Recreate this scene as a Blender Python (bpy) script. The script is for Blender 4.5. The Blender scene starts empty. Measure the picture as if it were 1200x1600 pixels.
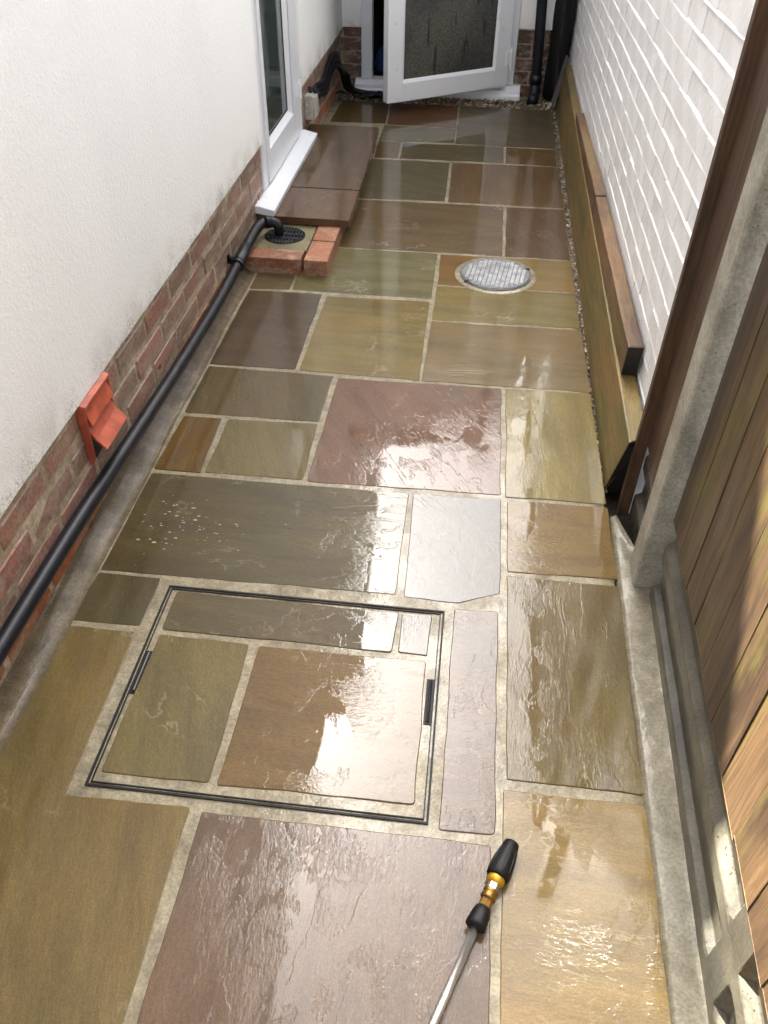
import bpy, bmesh, math, random
from mathutils import Vector, Matrix, noise as mnoise
random.seed(7)
R = math.radians
scene = bpy.context.scene
COL = scene.collection

# ------------------------------------------------------------------ camera
cam_d = bpy.data.cameras.new('camera')
cam = bpy.data.objects.new('camera', cam_d)
COL.objects.link(cam)
PITCH, YAW, ROLL = 0.72765544, 0.10266473, 0.016916975
fw = Vector((-math.sin(YAW)*math.cos(PITCH), math.cos(YAW)*math.cos(PITCH), -math.sin(PITCH)))
rt = Vector((math.cos(YAW), math.sin(YAW), 0))
up = rt.cross(fw)
rt2 = rt*math.cos(ROLL) + up*math.sin(ROLL)
up2 = -rt*math.sin(ROLL) + up*math.cos(ROLL)
m = Matrix((rt2, up2, -fw)).transposed().to_4x4()
m.translation = Vector((0, 0, 1.6))
cam.matrix_world = m
cam_d.sensor_fit = 'VERTICAL'
cam_d.sensor_height = 32.0
cam_d.lens = 32.0*1270.7/1600
cam_d.clip_start = 0.02
cam_d.clip_end = 600
scene.camera = cam

# ------------------------------------------------------------------ sky, sun, exposure
SUN_TO = Vector((-0.309, 0.75, 1.0)).normalized()      # direction from the place towards the sun
sun_el = math.asin(SUN_TO.z)
sun_az = math.atan2(SUN_TO.x, SUN_TO.y)
world = bpy.data.worlds.new('World')
scene.world = world
world.use_nodes = True
wn = world.node_tree
wn.nodes.clear()
w_sky = wn.nodes.new('ShaderNodeTexSky')
w_sky.sky_type = 'NISHITA'
w_sky.sun_disc = False
w_sky.sun_elevation = sun_el
w_sky.sun_rotation = sun_az
w_sky.air_density = 1.0
w_sky.dust_density = 8.0
w_sky.ozone_density = 1.0
w_hsv = wn.nodes.new('ShaderNodeHueSaturation')
w_hsv.inputs['Saturation'].default_value = 0.35
w_bg = wn.nodes.new('ShaderNodeBackground')
w_bg.inputs['Strength'].default_value = 0.05
w_out = wn.nodes.new('ShaderNodeOutputWorld')
wn.links.new(w_sky.outputs[0], w_hsv.inputs['Color'])
wn.links.new(w_hsv.outputs[0], w_bg.inputs['Color'])
wn.links.new(w_bg.outputs[0], w_out.inputs['Surface'])

sun_d = bpy.data.lights.new('sun', 'SUN')
sun_d.energy = 5.0
sun_d.angle = R(0.53)
sun_d.color = (1.0, 0.95, 0.86)
sun = bpy.data.objects.new('sun', sun_d)
COL.objects.link(sun)
sun.rotation_euler = (-SUN_TO).to_track_quat('-Z', 'Y').to_euler()
sun.location = (-4, 8, 12)

vs = scene.view_settings
scene.display_settings.display_device = 'sRGB'
vs.view_transform = 'Standard'
vs.look = 'None'
vs.gamma = 1.0
vs.use_curve_mapping = False
vs.exposure = 3.84
scene.render.engine = 'CYCLES'
scene.cycles.use_denoising = True
scene.cycles.max_bounces = 5
scene.cycles.diffuse_bounces = 4
scene.cycles.glossy_bounces = 3
scene.cycles.use_adaptive_sampling = True
scene.cycles.adaptive_threshold = 0.02
scene.cycles.sample_clamp_indirect = 8.0

# ------------------------------------------------------------------ helpers
def lin(r, g, b, k=1.0):
    def f(c):
        c /= 255.0
        return c/12.92 if c <= 0.04045 else ((c+0.055)/1.055)**2.4
    return (f(r)*k, f(g)*k, f(b)*k, 1.0)

def tag(o, label=None, cat=None, group=None, kind=None):
    if label: o['label'] = label
    if cat: o['category'] = cat
    if group: o['group'] = group
    if kind: o['kind'] = kind
    return o

def empty(name, loc=(0, 0, 0), rz=0.0):
    o = bpy.data.objects.new(name, None)
    COL.objects.link(o)
    o.location = loc
    o.rotation_euler = (0, 0, rz)
    o.empty_display_size = 0.05
    return o

def link(name, me, mat=None, parent=None, color=None, smooth=False):
    o = bpy.data.objects.new(name, me)
    COL.objects.link(o)
    if mat is not None and not me.materials:
        me.materials.append(mat)
    if parent is not None:
        o.parent = parent
    if color is not None:
        o.color = color
    if smooth:
        me.polygons.foreach_set('use_smooth', [True]*len(me.polygons))
    return o

class MB:
    """collects geometry, builds ONE mesh"""
    def __init__(s):
        s.v = []; s.f = []
    def add(s, vs_, fs):
        n = len(s.v)
        s.v += [tuple(q) for q in vs_]
        s.f += [tuple(i+n for i in f) for f in fs]
        return s
    def box(s, x0, x1, y0, y1, z0, z1):
        v = [(x0,y0,z0),(x1,y0,z0),(x1,y1,z0),(x0,y1,z0),(x0,y0,z1),(x1,y0,z1),(x1,y1,z1),(x0,y1,z1)]
        return s.hexa(v)
    def hexa(s, v):
        return s.add(v, [(3,2,1,0),(4,5,6,7),(0,1,5,4),(1,2,6,5),(2,3,7,6),(3,0,4,7)])
    def prism(s, poly, fn0, fn1):
        """poly list of 2d points; fn0/fn1 map them to 3d at either end"""
        n = len(poly)
        a = [fn0(p) for p in poly]; b = [fn1(p) for p in poly]
        fs = [tuple(range(n-1, -1, -1)), tuple(range(n, 2*n))]
        fs += [(i, (i+1) % n, n+(i+1) % n, n+i) for i in range(n)]
        return s.add(a+b, fs)
    def tube(s, path, rad, seg=14, caps=True):
        path = [Vector(p) for p in path]
        rads = rad if isinstance(rad, (list, tuple)) else [rad]*len(path)
        rings = []; prev = None
        for i, p in enumerate(path):
            t = (path[min(i+1, len(path)-1)] - path[max(i-1, 0)]).normalized()
            if prev is None:
                a = t.cross(Vector((0, 0, 1)))
                if a.length < 1e-4: a = t.cross(Vector((1, 0, 0)))
            else:
                a = prev - t*prev.dot(t)
            a.normalize(); prev = a; b = t.cross(a)
            rings.append([p + (a*math.cos(2*math.pi*k/seg) + b*math.sin(2*math.pi*k/seg))*rads[i] for k in range(seg)])
        n = len(s.v)
        for r_ in rings: s.v += [tuple(q) for q in r_]
        for i in range(len(rings)-1):
            for k in range(seg):
                s.f.append((n+i*seg+k, n+i*seg+(k+1) % seg, n+(i+1)*seg+(k+1) % seg, n+(i+1)*seg+k))
        if caps:
            s.f.append(tuple(n+k for k in range(seg-1, -1, -1)))
            s.f.append(tuple(n+(len(rings)-1)*seg+k for k in range(seg)))
        return s
    def lathe(s, prof, org, axis, seg=28):
        """prof: list of (distance along axis, radius)"""
        axis = Vector(axis).normalized(); org = Vector(org)
        a = axis.cross(Vector((0, 0, 1)))
        if a.length < 1e-4: a = Vector((1, 0, 0))
        a.normalize(); b = axis.cross(a); n = len(s.v)
        for d, r_ in prof:
            for k in range(seg):
                t = 2*math.pi*k/seg
                s.v.append(tuple(org + axis*d + (a*math.cos(t)+b*math.sin(t))*max(r_, 1e-5)))
        for i in range(len(prof)-1):
            for k in range(seg):
                s.f.append((n+i*seg+k, n+i*seg+(k+1) % seg, n+(i+1)*seg+(k+1) % seg, n+(i+1)*seg+k))
        return s
    def mesh(s, name, bevel=0.0, seg=1):
        me = bpy.data.meshes.new(name)
        me.from_pydata(s.v, [], s.f)
        bm = bmesh.new(); bm.from_mesh(me)
        if bevel > 0:
            bmesh.ops.remove_doubles(bm, verts=bm.verts, dist=1e-6)
            es = [e for e in bm.edges if len(e.link_faces) == 2 and e.calc_face_angle(0) > 0.5]
            bmesh.ops.bevel(bm, geom=es, offset=bevel, segments=seg, affect='EDGES', profile=0.6, clamp_overlap=True)
        bmesh.ops.recalc_face_normals(bm, faces=bm.faces)
        bm.to_mesh(me); bm.free()
        return me
    def build(s, name, mat, parent=None, bevel=0.0, seg=1, smooth=False, color=None):
        return link(name, s.mesh(name, bevel, seg), mat, parent, color, smooth)

# ------------------------------------------------------------------ material helpers
class NT:
    def __init__(s, name):
        s.mat = bpy.data.materials.new(name)
        s.mat.use_nodes = True
        s.t = s.mat.node_tree
        s.t.nodes.clear()
        s.out = s.t.nodes.new('ShaderNodeOutputMaterial')
    def n(s, typ, ins=None, out=0, **props):
        nd = s.t.nodes.new('ShaderNode'+typ)
        for k, v in props.items(): setattr(nd, k, v)
        for k, v in (ins or {}).items():
            if isinstance(v, bpy.types.NodeSocket): s.t.links.new(v, nd.inputs[k])
            elif v is not None: nd.inputs[k].default_value = v
        return nd.outputs[out] if out is not None else nd
    def math(s, op, a, b=None, c=None, clamp=False):
        nd = s.t.nodes.new('ShaderNodeMath'); nd.operation = op; nd.use_clamp = clamp
        for i, v in enumerate((a, b, c)):
            if v is None: continue
            if isinstance(v, bpy.types.NodeSocket): s.t.links.new(v, nd.inputs[i])
            else: nd.inputs[i].default_value = v
        return nd.outputs[0]
    def rng(s, v, a, b, c=0.0, d=1.0, smooth=True):
        return s.n('MapRange', {'Value': v, 'From Min': a, 'From Max': b, 'To Min': c, 'To Max': d}, interpolation_type='SMOOTHSTEP' if smooth else 'LINEAR')
    def mix(s, fac, a, b, mode='MIX'):
        nd = s.t.nodes.new('ShaderNodeMix'); nd.data_type = 'RGBA'; nd.blend_type = mode
        for key, v in ((0, fac), (6, a), (7, b)):
            if isinstance(v, bpy.types.NodeSocket): s.t.links.new(v, nd.inputs[key])
            else: nd.inputs[key].default_value = v
        return nd.outputs[2]
    def noise(s, vec, scale, detail=3.0, rough=0.55, dist=0.0, out='Fac'):
        return s.n('TexNoise', {'Vector': vec, 'Scale': scale, 'Detail': detail, 'Roughness': rough, 'Distortion': dist}, out=out)
    def coords(s, kind='Object', jitter=True):
        v = s.n('TexCoord', out=kind)
        if jitter:
            r_ = s.n('ObjectInfo', out='Random')
            off = s.n('CombineXYZ', {'X': s.math('MULTIPLY', r_, 37.0), 'Y': s.math('MULTIPLY', r_, 91.0), 'Z': s.math('MULTIPLY', r_, 53.0)})
            v = s.n('VectorMath', {0: v, 1: off}, operation='ADD')
        return v
    def scaled(s, v, sc):
        return s.n('VectorMath', {0: v, 1: sc}, operation='MULTIPLY')
    def bump(s, h, dist, normal=None, strength=1.0):
        return s.n('Bump', {'Height': h, 'Distance': dist, 'Strength': strength, 'Normal': normal})
    def attr(s, name):
        return s.n('Attribute', out='Fac', attribute_type='OBJECT', attribute_name=name)
    def principled(s, **k):
        ins = {'Base Color': k.get('color', (.5, .5, .5, 1)), 'Roughness': k.get('rough', .6), 'Metallic': k.get('metal', 0.0),
               'Specular IOR Level': k.get('spec', .5), 'Coat Weight': k.get('coat', 0.0), 'Coat Roughness': k.get('coat_rough', .05),
               'Coat IOR': k.get('coat_ior', 1.5)}
        if k.get('normal') is not None: ins['Normal'] = k['normal']
        if k.get('coat_normal') is not None: ins['Coat Normal'] = k['coat_normal']
        b = s.n('BsdfPrincipled', ins, out=None)
        s.t.links.new(b.outputs[0], s.out.inputs['Surface'])
        return s.mat

def simple(name, color, rough=.5, metal=0.0, coat=0.0, var=.15, scale=30.0, bump=0.0, spec=.5, coat_rough=.08):
    t = NT(name); v = t.coords()
    n_ = t.noise(v, scale, 4.0)
    c = t.mix(1.0, color, t.n('CombineColor', {i: t.rng(n_, .25, .75, 1-var, 1+var) for i in range(3)}), 'MULTIPLY')
    nr = t.bump(n_, bump) if bump > 0 else None
    return t.principled(color=c, rough=rough, metal=metal, coat=coat, normal=nr, spec=spec, coat_rough=coat_rough)

def grey(t, v):
    return t.n('CombineColor', {0: v, 1: v, 2: v})

# --- wet riven sandstone: colour comes from the object, grain direction and water ripple from object properties
def wet_stone():
    t = NT('wet_sandstone')
    oi = t.n('ObjectInfo', out=None)
    base = oi.outputs['Color']
    v = t.coords()
    ang = t.attr('grain'); rip = t.attr('ripple'); riv = t.attr('riven')
    rv = t.n('VectorRotate', {'Vector': v, 'Angle': ang}, rotation_type='Z_AXIS')
    lv = t.scaled(rv, (1.0, 5.0, 1.0))
    streak = t.noise(lv, 3.2, 5.0, .62, .3)
    fine = t.noise(t.scaled(rv, (1.0, 3.0, 1.0)), 70.0, 3.0, .6)
    blotch = t.noise(v, 3.0, 4.0, .6, .4)
    blotch2 = t.noise(t.scaled(rv, (1.0, 2.0, 1.0)), 1.7, 3.0, .55)
    c = t.mix(1.0, base, grey(t, t.rng(streak, .3, .7, .80, 1.18)), 'MULTIPLY')
    c = t.mix(t.math('MULTIPLY', t.rng(blotch2, .45, .75), .45), c, t.mix(1.0, base, (1.22, .94, .66, 1), 'MULTIPLY'))
    c = t.mix(t.math('MULTIPLY', t.rng(blotch, .52, .78), .45), c, t.mix(1.0, base, (.76, .78, .74, 1), 'MULTIPLY'))
    c = t.mix(1.0, c, grey(t, t.rng(fine, .3, .7, .90, 1.10)), 'MULTIPLY')
    # pale riven scars, with wet glints painted into the same colour lines
    vn = t.noise(t.scaled(rv, (1.0, 1.5, 1.0)), 2.4, 6.0, .6, .4)
    scar_glint = t.rng(t.math('ABSOLUTE', t.math('SUBTRACT', vn, .5)), .0035, .0075, 1.0, 0.0)
    scar_glint = t.math('MULTIPLY', t.math('MULTIPLY', scar_glint, t.rng(t.noise(v, 4.2, 2.0), .54, .60)), riv)
    c = t.mix(t.math('MULTIPLY', scar_glint, .75), c, t.mix(.5, t.mix(1.0, base, (2.2, 2.2, 2.3, 1), 'MULTIPLY'), (.34, .31, .25, 1)))
    grit = t.noise(v, 260.0, 2.0, .6)
    c = t.mix(1.0, c, grey(t, t.rng(grit, .3, .7, .86, 1.14)), 'MULTIPLY')
    # riven laminations: shallow terraces that run with the grain
    rn = t.noise(t.scaled(rv, (1.0, 3.4, 1.0)), 1.9, 6.0, .62, .35)
    h = t.math('MULTIPLY', rn, 7.0)
    fr = t.math('FRACT', h)
    step = t.math('ADD', t.math('FLOOR', h), t.rng(fr, .90, 1.0))
    gate = t.rng(t.noise(v, 1.9, 2.0), .44, .60)
    step = t.math('MULTIPLY', t.math('MULTIPLY', step, gate), riv)
    hb = t.math('ADD', t.math('MULTIPLY', step, .0014), t.math('ADD', t.math('MULTIPLY', streak, .0022), t.math('ADD', t.math('MULTIPLY', fine, .0007), t.math('MULTIPLY', grit, .0003))))
    nb = t.bump(hb, 1.0)
    # one water film over the whole floor: swell, stone grain standing through it, level puddles with a meniscus
    w = t.n('TexCoord', out='Object')
    swell = t.noise(w, 4.0, 1.0, .4)
    grain = t.noise(t.scaled(rv, (1.0, 2.2, 1.0)), 62.0, 3.0, .62, .7)
    coarse = t.noise(t.scaled(rv, (1.0, 3.2, 1.0)), 16.0, 2.0, .5, .6)
    rmask = t.rng(t.noise(w, 3.4, 3.0, .55), .36, .62)
    rough_h = t.math('ADD', t.math('MULTIPLY', grain, .0016), t.math('MULTIPLY', coarse, .0011))
    rough_h = t.math('MULTIPLY', rough_h, t.math('MULTIPLY', rip, t.math('ADD', t.math('MULTIPLY', rmask, .75), .25)))
    pud = t.rng(t.noise(t.scaled(w, (1.0, .7, 1.0)), 9.0, 5.0, .62, .5), .485, .51)
    rough_h = t.math('MULTIPLY', rough_h, t.math('SUBTRACT', 1.0, t.math('MULTIPLY', pud, .92)))
    lip = t.math('MULTIPLY', t.math('MULTIPLY', pud, t.math('ADD', rip, .04)), .0007)
    ch = t.math('ADD', t.math('ADD', rough_h, lip), t.math('ADD', t.math('MULTIPLY', swell, t.math('ADD', t.math('MULTIPLY', rip, .0012), .0004)), t.math('MULTIPLY', step, .0003)))
    nc = t.bump(ch, 1.0)
    return t.principled(color=c, rough=.45, spec=.15, coat=1.0, coat_rough=.010, coat_ior=1.38, normal=nb, coat_normal=nc)

def wet_mortar(name, col, dark, coat=.5):
    t = NT(name); v = t.coords(jitter=False)
    n1 = t.noise(v, 9.0, 5.0, .6); n2 = t.noise(v, 160.0, 3.0); n3 = t.noise(v, 2.2, 3.0); n4 = t.noise(v, 34.0, 4.0, .65)
    c = t.mix(t.rng(n1, .35, .7), col, dark)
    c = t.mix(t.math('MULTIPLY', t.rng(n3, .45, .65), .4), c, (col[0]*1.04, col[1]*.98, col[2]*.88, 1))
    c = t.mix(1.0, c, grey(t, t.rng(n4, .3, .7, .78, 1.2)), 'MULTIPLY')
    c = t.mix(1.0, c, grey(t, t.rng(n2, .3, .7, .8, 1.18)), 'MULTIPLY')
    h = t.math('ADD', t.math('MULTIPLY', n2, .0008), t.math('MULTIPLY', n4, .0016))
    cm = t.rng(t.noise(v, 6.0, 4.0), .38, .58, coat*.35, coat)
    return t.principled(color=c, rough=.55, spec=.25, coat=cm, coat_rough=.05, coat_ior=1.35, normal=t.bump(h, 1.0), coat_normal=t.bump(t.math('ADD', n1, t.math('MULTIPLY', n4, .35)), .003))

def render_white():
    t = NT('white_roughcast'); v = t.coords(jitter=False)
    n1 = t.noise(v, 75.0, 4.0, .6); n2 = t.noise(v, 1.2, 4.0); n3 = t.noise(v, 190.0, 2.0)
    z = t.n('SeparateXYZ', {0: v}, out=2)
    c = t.mix(t.rng(n2, .35, .7), lin(246, 246, 243), lin(240, 240, 237))
    # splash-back algae specks close to the lower edge
    low = t.rng(z, .37, .52, 1.0, 0.0)
    sp = t.math('MULTIPLY', t.rng(t.math('ADD', t.noise(v, 170.0, 3.0, .7), t.math('MULTIPLY', low, t.rng(t.noise(v, 7.0, 2.0), .3, .7, .08, .26))), .70, .78), low)
    c = t.mix(t.math('MULTIPLY', sp, .5), c, lin(116, 108, 84))
    film = t.math('MULTIPLY', low, t.rng(t.noise(v, 5.0, 4.0), .42, .65))
    c = t.mix(t.math('MULTIPLY', film, .30), c, lin(150, 140, 112))
    h = t.math('ADD', t.math('MULTIPLY', n1, .0016), t.math('MULTIPLY', n3, .0010))
    return t.principled(color=c, rough=.85, spec=.2, normal=t.bump(h, 1.0))

def brick_mat(name='plinth_brick', wet=.35):
    t = NT(name); v = t.coords()
    base = t.n('ObjectInfo', out='Color')
    n1 = t.noise(v, 14.0, 5.0, .65); n2 = t.noise(v, 90.0, 3.0); n3 = t.noise(t.scaled(v, (1, 1, 3)), 8.0, 4.0, .6, .5)
    c = t.mix(t.rng(n1, .45, .75, 0, .6), base, lin(98, 84, 72))
    c = t.mix(t.rng(n3, .46, .66, 0, .7), c, lin(164, 148, 128))
    c = t.mix(1.0, c, grey(t, t.rng(n2, .3, .7, .8, 1.2)), 'MULTIPLY')
    h = t.math('ADD', t.math('MULTIPLY', n2, .002), t.math('MULTIPLY', n1, .004))
    return t.principled(color=c, rough=.7, spec=.3, coat=wet, coat_rough=.25, normal=t.bump(h, 1.0))

def painted_brick():
    t = NT('white_masonry_paint'); v = t.coords(jitter=False)
    n1 = t.noise(v, 30.0, 5.0, .6); n2 = t.noise(v, 120.0, 3.0); n3 = t.noise(v, 2.4, 4.0); n4 = t.noise(v, 9.0, 5.0, .7)
    z = t.n('SeparateXYZ', {0: v}, out=2)
    c = t.mix(t.rng(n3, .35, .7), lin(246, 247, 249), lin(240, 241, 243))
    low = t.rng(z, .25, .85, 1.0, 0.0)
    c = t.mix(t.math('MULTIPLY', low, t.rng(n4, .3, .7, .02, .22)), c, lin(196, 192, 176))
    c = t.mix(t.rng(t.noise(v, 34.0, 4.0, .7), .74, .79, 0, .7), c, lin(110, 104, 94))
    h = t.math('ADD', t.math('MULTIPLY', n2, .0008), t.math('MULTIPLY', n1, .0028))
    return t.principled(color=c, rough=.5, spec=.4, normal=t.bump(h, 1.0))

def wood(name, cols, axis='Z', scale=1.0, wet=.3, algae=None, amount=.5, knots=True):
    t = NT(name); v = t.coords()
    st = {'X': (.06, 1, 1), 'Y': (1, .06, 1), 'Z': (1, 1, .06)}[axis]
    g = t.scaled(v, st)
    st2 = {'X': (.3, 1, 1), 'Y': (1, .3, 1), 'Z': (1, 1, .3)}[axis]
    warp = t.noise(t.scaled(v, st2), 9.0*scale, 2.0, .5, out='Color')
    gw = t.n('VectorMath', {0: g, 1: t.scaled(warp, (.05, .05, .05))}, operation='ADD')
    n1 = t.noise(gw, 38.0*scale, 5.0, .6); n2 = t.noise(gw, 190.0*scale, 3.0, .6); n3 = t.noise(t.scaled(v, st2), 5.0, 4.0)
    c = t.mix(t.rng(n1, .34, .66), cols[0], cols[1])
    c = t.mix(t.rng(n3, .45, .70, 0, .7), c, cols[2])
    c = t.mix(1.0, c, grey(t, t.rng(n2, .3, .7, .78, 1.2)), 'MULTIPLY')
    if knots:
        k = t.n('TexVoronoi', {'Vector': t.scaled(v, {'X': (.45, 1, 1), 'Y': (1, .45, 1), 'Z': (1, 1, .45)}[axis]), 'Scale': 6.0, 'Randomness': 1.0}, out='Distance')
        c = t.mix(t.rng(k, .06, .20, .8, 0.0), c, (cols[0][0]*.45, cols[0][1]*.4, cols[0][2]*.4, 1))
    if algae:
        am = t.math('MULTIPLY', t.rng(t.noise(t.scaled(v, st2), 6.5, 5.0, .65), .48, .64), amount)
        c = t.mix(am, c, algae)
    h = t.math('ADD', t.math('MULTIPLY', n1, .002), t.math('MULTIPLY', n2, .0007))
    return t.principled(color=c, rough=.55, spec=.35, coat=wet, coat_rough=.22, normal=t.bump(h, 1.0))

def concrete(name, a, b, wet=.3, pits=.6):
    t = NT(name); v = t.coords(jitter=False)
    n1 = t.noise(v, 7.0, 5.0, .6); n2 = t.noise(v, 140.0, 3.0)
    pv = t.n('TexVoronoi', {'Vector': v, 'Scale': 120.0}, out='Distance')
    pm = t.math('MULTIPLY', t.rng(pv, .14, .22, 1.0, 0.0), t.rng(t.noise(v, 22.0, 2.0), .5, .6))
    c = t.mix(t.rng(n1, .35, .68), a, b)
    c = t.mix(1.0, c, grey(t, t.rng(n2, .3, .7, .82, 1.15)), 'MULTIPLY')
    c = t.mix(t.math('MULTIPLY', pm, pits), c, lin(30, 28, 24))
    h = t.math('SUBTRACT', t.math('ADD', t.math('MULTIPLY', n1, .003), t.math('MULTIPLY', n2, .0008)), t.math('MULTIPLY', pm, .003))
    return t.principled(color=c, rough=.55, spec=.4, coat=wet, coat_rough=.18, normal=t.bump(h, 1.0))

def upvc():
    t = NT('white_upvc'); v = t.coords()
    n1 = t.noise(v, 14.0, 5.0, .7)
    c = t.mix(t.rng(n1, .60, .74, 0, .4), lin(232, 234, 237), lin(170, 168, 160))
    return t.principled(color=c, rough=.28, spec=.5)

def pane_mat(name, col, rough, drips=False):
    t = NT(name); v = t.coords()
    if drips:
        n1 = t.noise(t.scaled(v, (1, 1, .12)), 22.0, 4.0, .6); n2 = t.noise(v, 120.0, 3.0, .6); n3 = t.noise(v, 2.2, 3.0)
        cov = t.rng(n3, .35, .65)
        drip = t.rng(n1, .60, .66)
        h = t.math('ADD', t.math('MULTIPLY', drip, .0006), t.math('MULTIPLY', t.math('MULTIPLY', n2, t.math('ADD', cov, .3)), .0022))
        c = t.mix(cov, col, (col[0]*1.7, col[1]*1.6, col[2]*1.4, 1))
        c = t.mix(t.math('MULTIPLY', drip, .75), c, (col[0]*.3, col[1]*.3, col[2]*.3, 1))
        c = t.mix(1.0, c, grey(t, t.rng(n2, .3, .7, .65, 1.4)), 'MULTIPLY')
        return t.principled(color=c, rough=rough, spec=.5, normal=t.bump(h, 1.0))
    n1 = t.noise(v, 3.0, 2.0)
    return t.principled(color=col, rough=rough, spec=.5, normal=t.bump(n1, .002))

def gravel_mat():
    t = NT('wet_gravel'); g = t.n('NewGeometry', out='Random Per Island')
    r_ = t.n('ValToRGB', {'Fac': g}, out=None)
    cr = r_.color_ramp
    cols = [(0, lin(70, 58, 44)), (.3, lin(118, 100, 76)), (.55, lin(88, 80, 70)), (.75, lin(150, 132, 104)), (.93, lin(196, 182, 156))]
    cr.elements[0].position = 0; cr.elements[0].color = cols[0][1]
    cr.elements[1].position = 1; cr.elements[1].color = cols[4][1]
    for p, c in cols[1:4]:
        e = cr.elements.new(p); e.color = c
    return t.principled(color=r_.outputs[0], rough=.45, spec=.5, coat=.6, coat_rough=.1)

M = {}
M['stone'] = wet_stone()
M['mortar'] = wet_mortar('pointing_mortar', lin(172, 161, 134, .68), lin(136, 125, 100, .68), 1.0)
M['fillet'] = wet_mortar('grey_haunch_mortar', lin(140, 133, 112, .66), lin(128, 121, 101, .66), .45)
M['lfillet'] = wet_mortar('brown_haunch_mortar', lin(116, 101, 74, .7), lin(88, 74, 54, .7), .5)
M['plmortar'] = wet_mortar('plinth_mortar', lin(186, 172, 148), lin(128, 114, 94), .15)
M['render'] = render_white()
M['brick'] = brick_mat()
M['gbrick'] = brick_mat('gully_brick', .2)
M['paintbrick'] = painted_brick()
M['upvc'] = upvc()
M['pane_side'] = pane_mat('side_door_glass', lin(62, 70, 68), .07)
M['pane_open'] = pane_mat('wet_obscure_glass', lin(68, 69, 67), .10, True)
M['blackpipe'] = simple('black_pipe_plastic', lin(14, 16, 24), .42, var=.35, scale=40, spec=.4)
M['rubber'] = simple('black_rubber', lin(15, 15, 17), .55, spec=.3, var=.3, bump=.0006)
M['blackmetal'] = simple('black_wet_metal', lin(22, 23, 26), .35, coat=.6, var=.3)
M['terra'] = simple('terracotta_plastic', lin(176, 84, 60), .42, var=.3, scale=22, bump=.0008)
M['post'] = concrete('post_concrete', lin(168, 164, 150), lin(134, 130, 118), .15, .7)
M['gboard'] = concrete('gravel_board_concrete', lin(128, 122, 104, .46), lin(88, 84, 74, .46), 1.0, .9)
M['gullycon'] = concrete('gully_concrete', lin(128, 118, 86), lin(102, 92, 66), .5, .2)
M['fence'] = wood('fence_board_timber', [lin(122, 94, 64, .40), lin(78, 56, 40, .40), lin(150, 116, 78, .42)], 'Z', .8, .5, lin(132, 122, 56, .46), .65)
M['panel'] = wood('fence_panel_timber', [lin(100, 76, 58, .72), lin(74, 54, 42, .72), lin(112, 82, 58, .72)], 'Z', 1.0, .3, lin(96, 92, 66, .72), .2)
M['sleeper'] = wood('green_sleeper_timber', [lin(146, 122, 66, .72), lin(116, 100, 52, .72), lin(168, 128, 70, .72)], 'Y', 1.0, .35, lin(96, 98, 42, .72), .75)
M['sleeper2'] = wood('brown_sleeper_timber', [lin(120, 88, 58, .72), lin(88, 62, 42, .72), lin(158, 120, 76, .72)], 'Y', 1.0, .25, lin(140, 120, 66, .72), .6)
M['darkwood'] = wood('dark_plank_timber', [lin(66, 48, 38, .72), lin(46, 34, 28, .72), lin(80, 58, 44, .72)], 'Z', 1.0, .3)
M['gravel'] = gravel_mat()
M['steel'] = simple('galvanised_steel', lin(158, 160, 162), .42, metal=.75, var=.35, scale=26, bump=.0004)
M['lidbase'] = simple('darker_steel', lin(112, 114, 116), .45, metal=.6, var=.3, scale=30)  # darker steel for ring and lid, visible between the tread squares
M['tube'] = simple('stainless_tube', lin(214, 212, 208), .3, metal=.9, var=.06)
M['brass'] = simple('brass', lin(150, 116, 64), .38, metal=.9, var=.25, scale=60)
M['gold'] = simple('gold_anodised', lin(216, 170, 52), .35, metal=.6, var=.2)
M['greybox'] = simple('grey_box_plastic', lin(178, 174, 164), .5, var=.2, scale=22)
M['earth'] = simple('dark_earth', lin(58, 50, 40), .9, var=.35, scale=12, bump=.02)
M['black'] = simple('black_sheeting', lin(16, 15, 16), .55, var=.4, scale=9, bump=.01)
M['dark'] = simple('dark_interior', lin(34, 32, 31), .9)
M['bag'] = simple('blue_plastic_bag', lin(38, 62, 104), .4, var=.3, scale=24)
M['tile'] = simple('brown_roof_tile', lin(96, 70, 58), .8, var=.3, scale=14, bump=.01)
M['leaf'] = simple('dead_leaf', lin(170, 160, 120), .6, var=.3)
M['foam'] = simple('soap_foam', lin(150, 150, 142), .4, coat=.5)
M['bodywall'] = simple('house_body_render', lin(206, 204, 196), .9, var=.08, scale=3)

# ================================================================== THE SETTING
g_ = MB(); g_.add([(-90, -90, -.07), (90, -90, -.07), (90, 90, -.07), (-90, 90, -.07)], [(0, 1, 2, 3)])
ground = tag(g_.build('ground', M['earth']), kind='structure')

# mortar bed: one sheet with slight undulation, 5 mm under the faces of the flags
def bed():
    b = MB(); x0, x1 = -1.0, .468; nx, ny = 30, 150; ya, yb = -1.3, 5.955
    for j in range(ny+1):
        for i in range(nx+1):
            x = x0+(x1-x0)*i/nx; y = ya+(yb-ya)*j/ny
            b.v.append((x, y, -.0018 + .0014*mnoise.noise((x*14, y*14, 1.7))))
    for j in range(ny):
        for i in range(nx):
            a = j*(nx+1)+i
            b.f.append((a, a+1, a+nx+2, a+nx+1))
    b.add([(x0, ya, -.06), (x1, ya, -.06), (x1, yb, -.06), (x0, yb, -.06)], [])
    n = len(b.v)-4
    b.f += [tuple([n, n+1] + [i for i in range(nx, -1, -1)]),
            tuple([n+2, n+3] + [ny*(nx+1)+i for i in range(nx+1)]),
            tuple([n+1, n+2] + [j*(nx+1)+nx for j in range(ny, -1, -1)])]
    return b.build('paving', M['mortar'], smooth=True)
paving = tag(bed(), kind='structure')

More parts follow.
